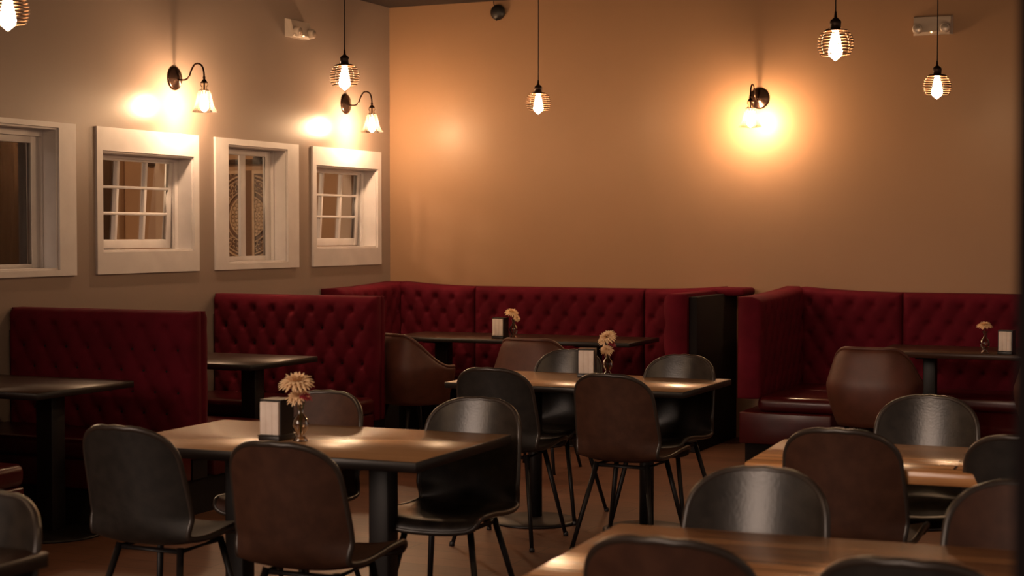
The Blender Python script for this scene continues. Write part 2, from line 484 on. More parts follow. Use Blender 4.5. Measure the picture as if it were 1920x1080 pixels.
MB().box(*[v for v in (-3.452-XL, -3.39-XL, 10.50-YB, 11.43-YB)], 0, 1.055, 0.006).build('side_panel', M['plinth'], root)
MB().box(-6.07-XL, -5.55-XL, 10.36-YB, 10.74-YB, 0.33, 0.43, 0.03, seg=4).build('seat', M['red_vinyl'], root)
MB().box(-6.07-XL, -3.63-XL, 10.73-YB, 11.25-YB, 0.33, 0.43, 0.03, seg=4).build('seat', M['red_vinyl'], root)
MB().box(0.002, -5.62-XL, 10.40-YB, -0.002, 0, 0.33).box(-5.62-XL, -3.46-XL, 10.79-YB, -0.002, 0, 0.33).build('plinth', M['plinth'], root)

root = empty('corner_banquette', (-3.0, YB, 0))
tag(root, 'red banquette on the right, returning towards the viewer beside the rust tub chair', 'banquette')
OX = -3.0
sidepad(root, -2.86, 10.14, 11.34, OX, YB, 1, t=0.14, rise=(0, 0.035), puff=0.008, dimple=0.01)
wallpad(root, -2.88, -2.17, OX, YB, rise=(0.03, 0))
wallpad(root, -2.17, -0.79, OX, YB)
wallpad(root, -0.79, 0.59, OX, YB)
MB().box(-2.88-OX, -2.34-OX, 10.16-YB, 10.75-YB, 0.335, 0.435, 0.04, seg=4).build('seat', M['red_vinyl'], root)
MB().box(-2.88-OX, 0.59-OX, 10.74-YB, 11.25-YB, 0.335, 0.435, 0.04, seg=4).build('seat', M['red_vinyl'], root)
MB().box(-2.99-OX, -2.39-OX, 10.14-YB, 10.78-YB, 0.13, 0.335, 0.01).box(-2.99-OX, 0.59-OX, 10.78-YB, -0.002, 0.13, 0.335, 0.01).build('seat_rail', M['red_vinyl'], root)
MB().box(-2.96-OX, -2.42-OX, 10.18-YB, 10.8-YB, 0, 0.13).box(-2.96-OX, 0.58-OX, 10.8-YB, -0.002, 0, 0.13).build('plinth', M['plinth'], root)

# ------------------------------------------------------------------ tables
def table(label, cx, cy, L, W, h, th, rz, top_m, edge_m, cols, group=None, colr=0.04, round_col=False, disc=0.25):
    root = empty('dining_table', (cx, cy, 0), rz)
    tag(root, label, 'table', group)
    MB().box(-L/2, L/2, -W/2, W/2, h-th, h, 0.003, mi=1, top_mi=0, seg=1).build('tabletop', [top_m, edge_m], root)
    for x in cols:
        mb = MB()
        if round_col: mb.lathe([(0, 0.03), (colr, 0.03), (colr, h-th-0.012), (0, h-th-0.012)], 20, (x, 0, 0))
        else: mb.box(x-colr, x+colr, -colr, colr, 0.018, h-th-0.012, 0.006)
        mb.build('pedestal', M['black_metal'], root)
        MB().lathe([(0, 0), (disc, 0), (disc, 0.008), (disc-0.015, 0.016), (0.06, 0.03), (0, 0.03)], 40, (x, 0, 0)).build('base_plate', M['black_metal'], root)
        MB().box(x-0.05, x+0.05, -0.25, 0.25, h-th-0.014, h-th, 0.002).build('top_bracket', M['black_metal'], root)
    return root
table('walnut dining table nearest left centre, carrying napkins and a chrysanthemum vase', -3.105, 5.065, 1.255, 0.80, 0.74, 0.036, R(1.5),
      M['walnut'], M['edge_black'], (-0.30, 0.30), 'walnut dining tables')
table('walnut dining table farther back, in front of the corner banquette', -3.04, 7.65, 1.26, 0.76, 0.74, 0.030, R(-0.5),
      M['walnut'], M['edge_black'], (-0.30, 0.31), 'walnut dining tables', 0.036, True, 0.22)
table('dark booth table at the left edge, in front of the nearest red bench', -5.70, 6.335, 1.115, 0.73, 0.74, 0.034, 0,
      M['dark_top'], M['edge_black'], (-0.30, 0.33), 'dark booth tables', 0.05)
table('dark booth table between the two red tufted benches', -5.70, 8.12, 1.115, 0.73, 0.74, 0.034, 0,
      M['dark_top'], M['edge_black'], (-0.30, 0.33), 'dark booth tables', 0.05)
table('long dark table in front of the corner banquette, with napkins on it', -4.76, 10.66, 1.86, 0.66, 0.74, 0.030, R(1.2),
      M['dark_top'], M['edge_black'], (-0.62, 0.55), 'dark banquette tables', 0.05)
table('dark table in front of the right banquette, with napkins and a flower vase', -1.32, 10.66, 1.70, 0.66, 0.74, 0.036, 0,
      M['dark_top'], M['dark_top'], (-0.55, 0.55), 'dark banquette tables', 0.04)
# plank tables at the right
def plank_table(label, x0, y0, L, W, rz):
    # (x0, y0) is the left corner farthest from the viewer
    c = Matrix.Rotation(rz, 3, 'Z') @ Vector((L/2, -W/2, 0)) + Vector((x0, y0, 0))
    return table(label, c.x, c.y, L, W, 0.72, 0.045, rz, M['butcher'], M['butcher'], (-0.33, 0.33), 'plank-topped tables', 0.04)
plank_table('plank-topped table at right, behind the black chair facing the viewer', -1.575, 5.93, 1.35, 0.66, R(3.5))
plank_table('plank-topped table in the lower right corner, nearest the viewer', -1.515, 4.02, 1.5, 0.72, R(3.0))
table('dark table at the lower left corner with one chair behind it', -3.185, 2.63, 1.25, 0.76, 0.74, 0.036, 0, M['dark_top'], M['edge_black'], (-0.3, 0.3), None, 0.04)

# ------------------------------------------------------------------ shell chairs
CH = 0.85
def shell_grid(nu=29, nv=60):
    """centre profile (y,z) seat front -> back top, half-width and dish along it"""
    ctrl = [(0.235, 0.425), (0.215, 0.452), (0.12, 0.452), (0.00, 0.440), (-0.10, 0.438), (-0.165, 0.455), (-0.20, 0.505),
            (-0.222, 0.60), (-0.245, 0.70), (-0.268, 0.79), (-0.285, CH)]
    # resample by arc length with Catmull-Rom
    pts = []
    P = [Vector((a, b)) for a, b in ctrl]
    for i in range(len(P)-1):
        p0 = P[max(i-1, 0)]; p1 = P[i]; p2 = P[i+1]; p3 = P[min(i+2, len(P)-1)]
        for k in range(12):
            t = k/12
            pts.append(0.5*((2*p1) + (-p0+p2)*t + (2*p0-5*p1+4*p2-p3)*t*t + (-p0+3*p1-3*p2+p3)*t**3))
    pts.append(P[-1])
    acc = [0]
    for i in range(1, len(pts)): acc.append(acc[-1] + (pts[i]-pts[i-1]).length)
    T = acc[-1]
    def at(s):
        for i in range(1, len(pts)):
            if acc[i] >= s - 1e-9:
                u = (s-acc[i-1])/max(1e-9, acc[i]-acc[i-1]); return pts[i-1].lerp(pts[i], min(1, u))
        return pts[-1]
    rows = []
    NB = 14; dt = 0.13; ex = 2.65
    slist = [(T-dt)*(j/(nv-NB)) for j in range(nv-NB+1)]
    slist = [(v if v > 0.09 else 0.09*(v/0.09)**1.6) for v in slist]
    wl_ = [None]*len(slist)
    for k in range(1, NB+1):
        th_ = (PI/2)*k/NB
        slist.append(T-dt + dt*math.sin(th_)**(2/ex)); wl_.append(max(0.0, math.cos(th_))**(2/ex))
    for j in range(nv+1):
        s = slist[j]
        p = at(s)
        # half width: seat .225, waist .20, back .215, closing in rounded ends
        base = 0.209 - 0.012*math.exp(-((s-0.44)/0.07)**2) - 0.024*max(0, min(1, (s-0.5)/0.35))
        wend = 1.0
        de = 0.085
        if s < de: wend = max(0, 1-((de-s)/de)**2.6)**(1/2.6)*0.22 + 0.78
        if wl_[j] is not None: wend = wl_[j]
        w = base*wend
        back = max(0, min(1, (s-0.40)/0.12)); seat = 1-back
        row = []
        for i in range(nu+1):
            u = -math.cos(PI*i/nu)*0.5 + (-1+2*i/nu)*0.5
            x = u*w
            a = (abs(x)/0.20)
            yy = p.x + back*0.06*a**2.0
            zz = p.y + seat*0.022*a**2.4 + back*0.0
            row.append(Vector((x, yy, zz)))
        rows.append((s, row))
    return rows, T

def make_chair(name, label, m):
    root = empty(name); tag(root, label, 'chair', 'shell chairs')
    rows, T = shell_grid()
    nu = len(rows[0][1])-1; nv = len(rows)-1
    th = 0.016
    grid = [r for _, r in rows]
    # normals pointing to the sitter
    def nrm(j, i):
        a = grid[min(j+1, nv)][i]-grid[max(j-1, 0)][i]; b = grid[j][min(i+1, nu)]-grid[j][max(i-1, 0)]
        jj = j
        if b.length < 1e-5 or j == nv:
            jj = nv-2; a = grid[nv-1][i]-grid[nv-3][i]; b = grid[jj][min(i+1, nu)]-grid[jj][max(i-1, 0)]
        n = b.cross(a)
        return n.normalized() if n.length > 1e-9 else Vector((0, 1, 0))
    def part(j0, j1, nm):
        vs = []; W = nu+1
        for j in range(j0, j1+1):
            for i in range(W): vs.append(grid[j][i])
        n1 = len(vs)
        for j in range(j0, j1+1):
            for i in range(W): vs.append(grid[j][i]-nrm(j, i)*th)
        fs = []
        for j in range(j1-j0):
            for i in range(nu):
                a = j*W+i; fs.append((a, a+1, a+W+1, a+W)); b = n1+a; fs.append((b, b+W, b+W+1, b+1))
        J = j1-j0
        for i in range(nu):
            if j0 == 0: fs.append((i, n1+i, n1+i+1, i+1))
            if j1 == nv: fs.append((J*W+i, J*W+i+1, n1+J*W+i+1, n1+J*W+i))
        for j in range(J):
            fs.append((j*W, (j+1)*W, n1+(j+1)*W, n1+j*W)); fs.append((j*W+nu, n1+j*W+nu, n1+(j+1)*W+nu, (j+1)*W+nu))
        mb = MB(); mb.add(vs, fs, True)
        return mb.build(nm, m, root)
    js = next(j for j, (s, _) in enumerate(rows) if s > 0.40)
    part(0, js, 'seat'); part(js, nv, 'backrest')
    # rounded piping round the whole rim
    rim = [grid[j][nu]-nrm(j, nu)*th*0.5 for j in range(nv+1)] + [grid[j][0]-nrm(j, 0)*th*0.5 for j in range(nv-1, -1, -1)]
    rim += [grid[0][i]-nrm(0, i)*th*0.5 for i in range(1, nu)]
    clean = [rim[0]]
    for p in rim[1:]:
        if (p-clean[-1]).length > 0.006: clean.append(p)
    if (clean[0]-clean[-1]).length < 0.006: clean.pop()
    MB().tube(clean, 0.0105, 8, True).build('piping', M['piping'], root)
    # legs and under-frame
    for sx, sy in ((-1, 1), (1, 1), (-1, -1), (1, -1)):
        top = Vector((sx*0.125, 0.13 if sy > 0 else -0.10, 0.432)); bot = Vector((sx*0.205, 0.215 if sy > 0 else -0.235, 0.0))
        lg = MB().tube([top, bot], [0.0125, 0.0095], 10).build('leg', M['black_metal'], root)
        MB().lathe([(0, 0), (0.013, 0), (0.013, 0.012), (0.010, 0.02)], 12, (bot.x, bot.y, 0)).build('foot_cap', M['dark'], lg)
    fr = MB()
    fr.tube([(-0.125, 0.13, 0.424), (0.125, 0.13, 0.424), (0.125, -0.10, 0.420), (-0.125, -0.10, 0.420)], 0.009, 8, True)
    fr.build('under_frame', M['black_metal'], root)
    return root

chairs = [  # top x, top y, facing (+1 away, -1 towards the viewer), turn, material, label
    (-3.375, 4.31, 1, 0, 'leather_black', 'black shell chair seen from behind at the left end of the nearest walnut table'),
    (-2.685, 4.17, 1, 2, 'leather_brown', 'brown shell chair seen from behind, in front of the nearest napkin holder'),
    (-3.34, 5.59, -1, 0, 'leather_brown', 'brown shell chair facing the viewer, just behind the nearest flower vase'),
    (-2.675, 5.60, -1, 3, 'leather_grey', 'dark shell chair facing the viewer, its whole seat in view under the walnut table'),
    (-3.235, 6.87, 1, 2, 'leather_black', 'black shell chair seen from behind at the left end of the farther walnut table'),
    (-2.615, 6.80, 1, -3, 'leather_brown', 'brown-backed shell chair seen from behind, in front of the middle napkin holder'),
    (-3.32, 8.12, -1, 0, 'leather_grey', 'dark shell chair facing the viewer, left of the middle napkin holder'),
    (-2.655, 8.01, -1, -4, 'leather_grey', 'dark shell chair facing the viewer beside the black end of the banquette'),
    (-1.205, 5.20, 1, 0, 'leather_brown', 'dark brown shell chair seen from behind, pushed against the plank table at right'),
    (-1.12, 6.39, -1, 0, 'leather_grey', 'black shell chair facing the viewer behind the plank table at right'),
    (-0.63, 5.26, 1, 0, 'leather_black', 'black shell chair seen from behind at the right edge, against the plank table'),
    (-1.185, 4.25, -1, 0, 'leather_grey', 'glossy dark shell chair facing the viewer across the lowest plank table'),
    (-0.505, 4.28, -1, 0, 'leather_brown', 'brown shell chair facing the viewer at the right edge, behind the lowest plank table'),
    (-1.11, 3.19, 1, 0, 'leather_brown', 'brown shell chair back nearest the viewer, cut by the bottom of the photo'),
    (-0.60, 3.17, 1, 0, 'leather_black', 'black shell chair back nearest the viewer, cut by the bottom of the photo'),
    (-2.775, 3.07, -1, 0, 'leather_grey', 'grey-brown shell chair facing the viewer at the lower left corner'),
]
proto = None
for k, (tx, ty, s, turn, m, lab) in enumerate(chairs):
    if proto is None:
        proto = make_chair('shell_chair', lab, M['leather_black']); o = proto
    else:
        o = copy_tree(proto)
    o['label'] = lab
    rz = (0 if s > 0 else PI) + R(turn)
    d = Vector((math.cos(rz+PI/2), math.sin(rz+PI/2)))      # facing
    o.location = (tx + d.x*0.265, ty + d.y*0.265, 0); o.rotation_euler = (0, 0, rz)
    if m != 'leather_black': recolor(o, ('seat', 'backrest'), M[m])

# ------------------------------------------------------------------ tub chairs
def make_tub():
    root = empty('tub_chair')
    n, mrows = 60, 16
    A = R(128)
    def outline(a, r):       # rounded-square plan, a measured from the rear (-y)
        e = 3.0
        c, s_ = math.cos(a), math.sin(a)
        k = (abs(c)**e + abs(s_)**e)**(-1/e)
        return Vector((r*k*s_*1.0, -r*k*c*0.95))
    def top(a):
        t = abs(a)
        f = max(0, min(1, (t-R(36))/R(82)))
        f = f*f*(3-2*f)
        return 0.825 - 0.205*f
    vs = []
    W = n+1
    for layer in (0, 1):
        for j in range(mrows+1):
            q = j/mrows
            for i in range(W):
                a = -A + 2*A*i/n
                zt = top(a); zb = 0.375
                z = zb + (zt-zb)*q
                rr = 0.205 + 0.062*math.sin(min(1, (z-zb)/0.25)*PI/2) - 0.06*max(0, (z-0.62)/0.205)
                if layer: rr -= 0.045 - 0.018*(q**6)
                if q > 0.93: rr += (0.006 if layer else -0.006)*(q-0.93)/0.07
                p = outline(a, rr)
                vs.append((p.x, p.y, z))
    N1 = (mrows+1)*W
    fs = []
    for j in range(mrows):
        for i in range(n):
            a = j*W+i
            fs.append((a, a+1, a+W+1, a+W)); b = N1+a; fs.append((b, b+W, b+W+1, b+1))
    for i in range(n):
        t = mrows*W+i; fs.append((t, t+1, N1+t+1, N1+t)); fs.append((i, N1+i, N1+i+1, i+1))
    for j in range(mrows):
        a = j*W; fs.append((a, a+W, N1+a+W, N1+a)); a = j*W+n; fs.append((a, N1+a, N1+a+W, a+W))
    MB().add(vs, fs, True).build('backrest', M['tub'], root)
    rim = [Vector(vs[mrows*W+i]).lerp(Vector(vs[N1+mrows*W+i]), 0.35) for i in range(W)]
    MB().tube(rim, 0.012, 8).build('piping', M['tub'], root)
    sv = [(0, 0.47)]
    mb = MB()
    ring = 40
    prof = [(0.02, 0.375), (0.19, 0.375), (0.205, 0.40), (0.205, 0.455), (0.19, 0.475), (0.02, 0.480)]
    vv = []
    for r_, z_ in prof:
        for k in range(ring):
            p = outline(2*PI*k/ring, r_); vv.append((p.x, p.y+0.02, z_))
    ff = []
    for q in range(len(prof)-1):
        for k in range(ring):
            k2 = (k+1) % ring; ff.append((q*ring+k, q*ring+k2, (q+1)*ring+k2, (q+1)*ring+k))
    ff.append(tuple(range(ring))[::-1]); ff.append(tuple((len(prof)-1)*ring+k for k in range(ring)))
    mb.add(vv, ff, True).build('seat', M['tub'], root)
    for sx, sy in ((-1, 1), (1, 1), (-1, -1), (1, -1)):
        MB().tube([(sx*0.13, sy*0.12, 0.38), (sx*0.20, sy*0.20, 0.0)], [0.013, 0.010], 10).build('leg', M['black_metal'], root)
    return root
tubs = [(-4.99, 9.44, -30, 'rust brown tub chair in side view beside the end of the red booth bench'),
        (-4.07, 9.38, -2, 'rust brown tub chair seen from behind, below the farthest napkin holder'),
        (-1.975, 9.46, 0, 'large rust tub chair seen from behind in front of the right banquette'),
        (-0.93, 9.50, 0, 'dark tub chair mostly hidden at the right edge, beyond the plank tables')]
tp = None
for x, y, a, lab in tubs:
    if tp is None: tp = make_tub(); o = tp
    else: o = copy_tree(tp)
    tag(o, lab, 'chair', 'leather tub chairs'); o.location = (x, y, 0); o.rotation_euler.z = R(a)

# ------------------------------------------------------------------ things on the tables
def napkin_holder(x, y, z, where, rz=0):
    root = empty('napkin_holder', (x, y, z), rz)
    tag(root, 'black napkin holder ' + where, 'napkin holder', 'black napkin holders')
    w, d, h = 0.088, 0.115, 0.148
    b = MB()
    b.box(-w/2, w/2, -d/2, d/2, 0, 0.016, 0.002)
    b.box(-w/2, -w/2+0.004, -d/2+0.014, d/2-0.014, 0.016, h-0.004); b.box(w/2-0.004, w/2, -d/2+0.014, d/2-0.014, 0.016, h-0.004)
    b.box(-w/2, w/2, -d/2+0.014, d/2-0.014, h-0.006, h)
    b.box(-w/2+0.004, w/2-0.004, -0.004, 0.004, 0.016, h-0.006)
    b.build('body', M['holder'], root)
    MB().box(-w/2-0.002, w/2+0.002, -d/2-0.003, d/2+0.003, 0.0165, 0.020, 0.001).build('tray_lip', M['holder'], root)
    st = MB()
    for f in (-1, 1):
        for k in range(3):
            x0 = -w/2+0.005 + k*(w-0.010)/3
            ya, yb = sorted((f*0.006, f*(d/2-0.004)))
            st.box(x0, x0+(w-0.010)/3, ya, yb, 0.021, h-0.008, 0.0025)
    s = st.build('napkin_stack', M['napkin'], None, (x, y, z), rz)
    tag(s, 'white folded paper napkins in the holder ' + where, 'napkins', 'napkins in the holders')

def petal_head(rad, n_rings, m, c, tilt, seed):
    rnd = random.Random(seed)
    mb = MB()
    for rg in range(n_rings):
        f = rg/max(1, n_rings-1)
        cnt = int(22 - 12*f)
        el = R(-18 + 92*f)
        for k in range(cnt):
            a = 2*PI*(k+rnd.random()*0.5)/cnt + rg
            L = rad*(1.0-0.42*f)*(0.85+0.3*rnd.random()); w = rad*0.10
            d = Vector((math.cos(a)*math.cos(el), math.sin(a)*math.cos(el), math.sin(el)))
            side = Vector((-math.sin(a), math.cos(a), 0)); upv = side.cross(d)*-1
            pts = []
            for q, wq, lift in ((0.05, 0.4, 0), (0.4, 1.0, 0.05), (0.75, 1.0, 0.04), (1.0, 0.25, -0.12)):
                ctr = d*L*q + Vector((0, 0, 1))*lift*L*(1 if f < .6 else -.5)
                pts.append((ctr-side*w*wq, ctr+upv*w*0.35, ctr+side*w*wq))
            vs = [p for r3 in pts for p in r3]; fs = []
            for q in range(3):
                for e in range(2): fs.append((q*3+e, q*3+e+1, (q+1)*3+e+1, (q+1)*3+e))
            mb.add(vs, fs, True)
    mb.v = [(v[0], v[1], v[2]*0.62) for v in mb.v]
    Mx = Matrix.Translation(c) @ Matrix.Rotation(tilt[0], 4, 'X') @ Matrix.Rotation(tilt[1], 4, 'Y')
    mb.v = [tuple(Mx @ Vector(v)) for v in mb.v]
    return mb

def vase_set(x, y, z, where, flowers, red=False, s=1.0):
    v = MB().lathe([(0.0, 0.0), (0.026*s, 0.0), (0.027*s, 0.004), (0.016*s, 0.018*s), (0.014*s, 0.026*s), (0.026*s, 0.042*s), (0.032*s, 0.06*s),
                    (0.026*s, 0.082*s), (0.013*s, 0.098*s), (0.011*s, 0.12*s), (0.017*s, 0.138*s)], 24).build('bud_vase', M['vase'], None, (x, y, z))
    tag(v, 'small glass bud vase ' + where, 'vase', 'glass bud vases')
    for k, (dx, dz, rad, tilt) in enumerate(flowers):
        r = empty('chrysanthemum', (x, y, z+0.025))
        tag(r, '%s cream chrysanthemum in the vase %s' % (('large', 'small lower')[min(k, 1)], where), 'flower', 'chrysanthemums')
        c = Vector((dx, -0.01*k, dz-0.025))
        petal_head(rad, 6, M['petal'], c, tilt, k+int(abs(x)*10)).build('flower_head', M['petal'], r)
        MB().tube([(0, 0, 0), (dx*0.15, 0, 0.10), c], 0.002, 6).build('stem', M['stem'], r)
    if red:
        r = empty('small_red_flower', (x, y, z+0.03)); tag(r, 'small dark red blossom in the vase ' + where, 'flower', 'red blossoms')
        c = Vector((0.028, -0.01, 0.135))
        petal_head(0.028, 4, M['red_petal'], c, (0, 0.4), 5).build('flower_head', M['red_petal'], r)
        MB().tube([(0.003, 0, 0), (0.008, 0, 0.08), c], 0.0015, 6).build('stem', M['stem'], r)

napkin_holder(-3.21, 5.01, 0.74, 'on the nearest walnut table')
vase_set(-3.098, 4.99, 0.74, 'on the nearest walnut table', [(-0.015, 0.215, 0.066, (0.25, 0.1)), (-0.005, 0.165, 0.045, (0.5, 0.0))], True)
napkin_holder(-3.135, 7.86, 0.74, 'on the farther walnut table', R(14))
vase_set(-3.075, 8.00, 0.74, 'on the farther walnut table', [(-0.005, 0.200, 0.056, (0.6, -0.2)), (0.0, 0.135, 0.038, (0.8, 0.3))], True, 0.9)
napkin_holder(-4.835, 10.46, 0.74, 'on the long dark table by the corner banquette')
vase_set(-4.75, 10.50, 0.74, 'on the long dark table by the corner banquette', [(-0.015, 0.185, 0.052, (0.3, 0.2)), (0.03, 0.145, 0.03, (0.6, 0.8))])
vase_set(-1.49, 10.39, 0.74, 'on the dark table by the right banquette', [(-0.005, 0.175, 0.05, (0.2, 0))])
napkin_holder(-1.36, 10.40, 0.74, 'on the dark table by the right banquette', R(-6))

# ------------------------------------------------------------------ pendants
PZ = 2.37
def make_pendant():
    root = empty('pendant_lamp')
    MB().lathe([(0, ZC-PZ), (0.05, ZC-PZ), (0.05, ZC-PZ-0.012), (0.02, ZC-PZ-0.025), (0.004, ZC-PZ-0.03)], 24).build('ceiling_cup', M['bronze2'], root)
    MB().tube([(0, 0, ZC-PZ-0.02), (0, 0, 0.125)], 0.0032, 8).build('cord', M['cord'], root)
    MB().lathe([(0, 0.15), (0.005, 0.15), (0.007, 0.122), (0.012, 0.118), (0.024, 0.108), (0.0265, 0.10), (0.0235, 0.062), (0, 0.062)], 20).build('socket', M['bronze2'], root)
    cg = MB()
    n = 9
    for k in range(n):
        q = k/(n-1)
        z = 0.058 - 0.108*q
        el = math.asin(max(-1, min(1, (z+0.002)/0.086)))
        r = 0.083*math.cos(el)
        if k == 0: r = 0.055
        tl = 0.03
        pts = [(r*math.cos(a), r*math.sin(a), z + tl*r*math.cos(a+0.6)) for a in [2*PI*i/40 for i in range(40)]]
        cg.tube(pts, 0.0029, 6, True)
    for k in range(2):
        a = PI*k + 0.5
        pts = []
        for i in range(15):
            el = R(62 - 98*i/14)
            pts.append((0.083*math.cos(el)*math.cos(a), 0.083*math.cos(el)*math.sin(a), 0.083*math.sin(el)-0.003))
        cg.tube(pts, 0.0014, 6)
    cg.lathe([(0.02, 0.066), (0.045, 0.066), (0.058, 0.058)], 24)
    cg.build('cage', M['wire'], root)
    MB().lathe([(0, 0.062), (0.014, 0.060), (0.016, 0.045), (0.022, 0.02), (0.030, -0.02), (0.0335, -0.042), (0.028, -0.056), (0.012, -0.070), (0.004, -0.077), (0, -0.079)], 16).build('bulb', M['bulb'], root)
    return root
PEND = [(-4.51, 5.09, 'wire cage pendant lamp cut off at the top left corner of the photo'),
        (-4.66, 7.99, 'wire cage pendant lamp hanging just above the sconce near the corner'),
        (-4.40, 10.13, 'wire cage pendant lamp hanging alone before the middle of the back wall'),
        (-1.775, 7.565, 'larger wire cage pendant lamp hanging right of the back wall sconce'),
        (-1.725, 9.98, 'wire cage pendant lamp hanging in front of the right emergency light'),
        (-1.70, 5.00, 'added wire cage pendant lamp above the plank tables, beyond the top of the photo'),  # this and the next three are unseen, added to light the nearer tables
        (-1.75, 2.50, 'added wire cage pendant lamp above the nearest chairs, beyond the top of the photo'),
        (-4.50, 2.50, 'added wire cage pendant lamp near the booths, beyond the left of the photo'),
        (1.20, 5.00, 'added wire cage pendant lamp far right, beyond the edge of the photo')]
pp = None
for x, y, lab in PEND:
    if pp is None: pp = make_pendant(); o = pp
    else: o = copy_tree(pp)
    tag(o, lab, 'pendant lamp', 'wire cage pendant lamps'); o.location = (x, y, PZ); o.rotation_euler.z = random.random()*6

# ------------------------------------------------------------------ wall sconces
def make_sconce():
    root = empty('wall_sconce')
    MB().lathe([(0, 0.030), (0.018, 0.029), (0.030, 0.024), (0.048, 0.016), (0.064, 0.012), (0.075, 0.008), (0.078, 0.0), (0, 0.0)], 32, axis='x').build('wall_plate', M['bronze'], root)
    pts = []
    ctrl = [(0.02, -0.006), (0.055, -0.012), (0.09, -0.010), (0.115, 0.010), (0.13, 0.045), (0.155, 0.080), (0.185, 0.086), (0.213, 0.068), (0.226, 0.030), (0.228, -0.01)]
    P = [Vector(p) for p in ctrl]
    for i in range(len(P)-1):
        p0 = P[max(i-1, 0)]; p1 = P[i]; p2 = P[i+1]; p3 = P[min(i+2, len(P)-1)]
        for k in range(6):
            t = k/6; q = 0.5*((2*p1)+(-p0+p2)*t+(2*p0-5*p1+4*p2-p3)*t*t+(-p0+3*p1-3*p2+p3)*t**3)
            pts.append((q.x, 0, q.y))
    pts.append((ctrl[-1][0], 0, ctrl[-1][1]))
    MB().tube(pts, 0.0058, 10).build('arm', M['bronze'], root)
    X = 0.228
    MB().lathe([(0, 0.006), (0.007, 0.004), (0.009, -0.006), (0.006, -0.012), (0.011, -0.018), (0.024, -0.036), (0.022, -0.038), (0.005, -0.038), (0.005, -0.084), (0.035, -0.084), (0.0345, -0.087), (0.018, -0.088), (0.018, -0.112), (0.0, -0.112)], 24, (X, 0, 0)).build('shade_holder', M['bronze'], root)
    MB().lathe([(0.024, -0.038), (0.027, -0.048), (0.022, -0.060), (0.017, -0.068), (0.024, -0.078), (0.036, -0.086), (0.043, -0.105), (0.049, -0.135), (0.056, -0.165), (0.067, -0.195), (0.083, -0.214), (0.090, -0.219)], 40, (X, 0, 0)).build('glass_shade', M['shade'], root)
    MB().lathe([(0, -0.112), (0.013, -0.113), (0.014, -0.125), (0.020, -0.145), (0.0265, -0.17), (0.0265, -0.192), (0.018, -0.208), (0.006, -0.218), (0, -0.220)], 16, (X, 0, 0)).build('bulb', M['bulb_s'], root)
    return root
s1 = make_sconce(); s1.location = (XL, 8.59, 2.472); tag(s1, 'bronze gooseneck sconce with bell glass above the left nine-pane window', 'wall sconce', 'gooseneck wall sconces')
s2 = copy_tree(s1); s2.location = (XL, 10.746, 2.464); tag(s2, 'bronze gooseneck sconce with bell glass on the left wall beside the corner', 'wall sconce')
s3 = copy_tree(s1); s3.location = (-3.233, YB, 2.455); s3.rotation_euler.z = R(-90); tag(s3, 'bronze gooseneck sconce with bell glass on the tan back wall', 'wall sconce')

# ------------------------------------------------------------------ emergency lights, speaker
def emergency(loc_, rz, label):
    root = empty('emergency_light', loc_, rz)      # faces local -y
    tag(root, label, 'emergency light', 'emergency lights')
    w, h = 0.27, 0.13
    hb = MB()
    # tapered housing: deeper at the bottom
    for (x0, x1) in ((-w/2, w/2),):
        vs = [(x0, 0, -h/2), (x1, 0, -h/2), (x1, 0, h/2), (x0, 0, h/2),
              (x0+0.01, -0.075, -h/2+0.015), (x1-0.01, -0.075, -h/2+0.015), (x1-0.01, -0.045, h/2-0.01), (x0+0.01, -0.045, h/2-0.01),
              (x0+0.02, -0.05, -h/2), (x1-0.02, -0.05, -h/2)]
        fs = [(4, 5, 6, 7), (3, 7, 6, 2), (0, 8, 4, 7, 3), (1, 2, 6, 5, 9), (8, 9, 5, 4), (0, 1, 9, 8), (0, 3, 2, 1)]
        hb.add(vs, fs)
    hb.build('housing', M['plastic'], root)
    for sx in (-1, 1):
        hd = MB().lathe([(0, -0.108), (0.022, -0.106), (0.031, -0.102), (0.033, -0.096), (0.034, -0.07), (0.024, -0.05)], 24, (sx*0.093, 0, -0.028), axis='y').build('lamp_head', M['plastic'], root)
        MB().lathe([(0, -0.112), (0.016, -0.1105), (0.025, -0.1065)], 20, (sx*0.093, 0, -0.028), axis='y').build('lens', M['lens'], hd)
    MB().sphere((0.0, -0.073, -h/2+0.012), 0.0055, 8).build('indicator', M['led'], root)
emergency((XL+0.001, 10.03, 2.946), R(90), 'cream twin-head emergency light high on the left wall')
emergency((-2.006, YB-0.001, 2.913), 0, 'cream twin-head emergency light high on the tan back wall')

r = empty('round_speaker', (-5.302, YB, 3.185)); tag(r, 'small round black fitting with a cable, high on the back wall near the corner', 'speaker')
MB().lathe([(0, -0.055), (0.03, -0.052), (0.05, -0.042), (0.060, -0.022), (0.060, -0.012), (0.03, -0.006), (0.03, 0)], 28, axis='y').build('dome', M['dark'], r)
MB().tube([(-0.02, -0.02, 0.05), (-0.035, -0.015, 0.062), (-0.038, -0.01, 0.091)], 0.0035, 6).build('cable', M['cord'], r)
MB().sphere((0, -0.04, -0.06), 0.008, 8).build('knob', M['dark'], r)

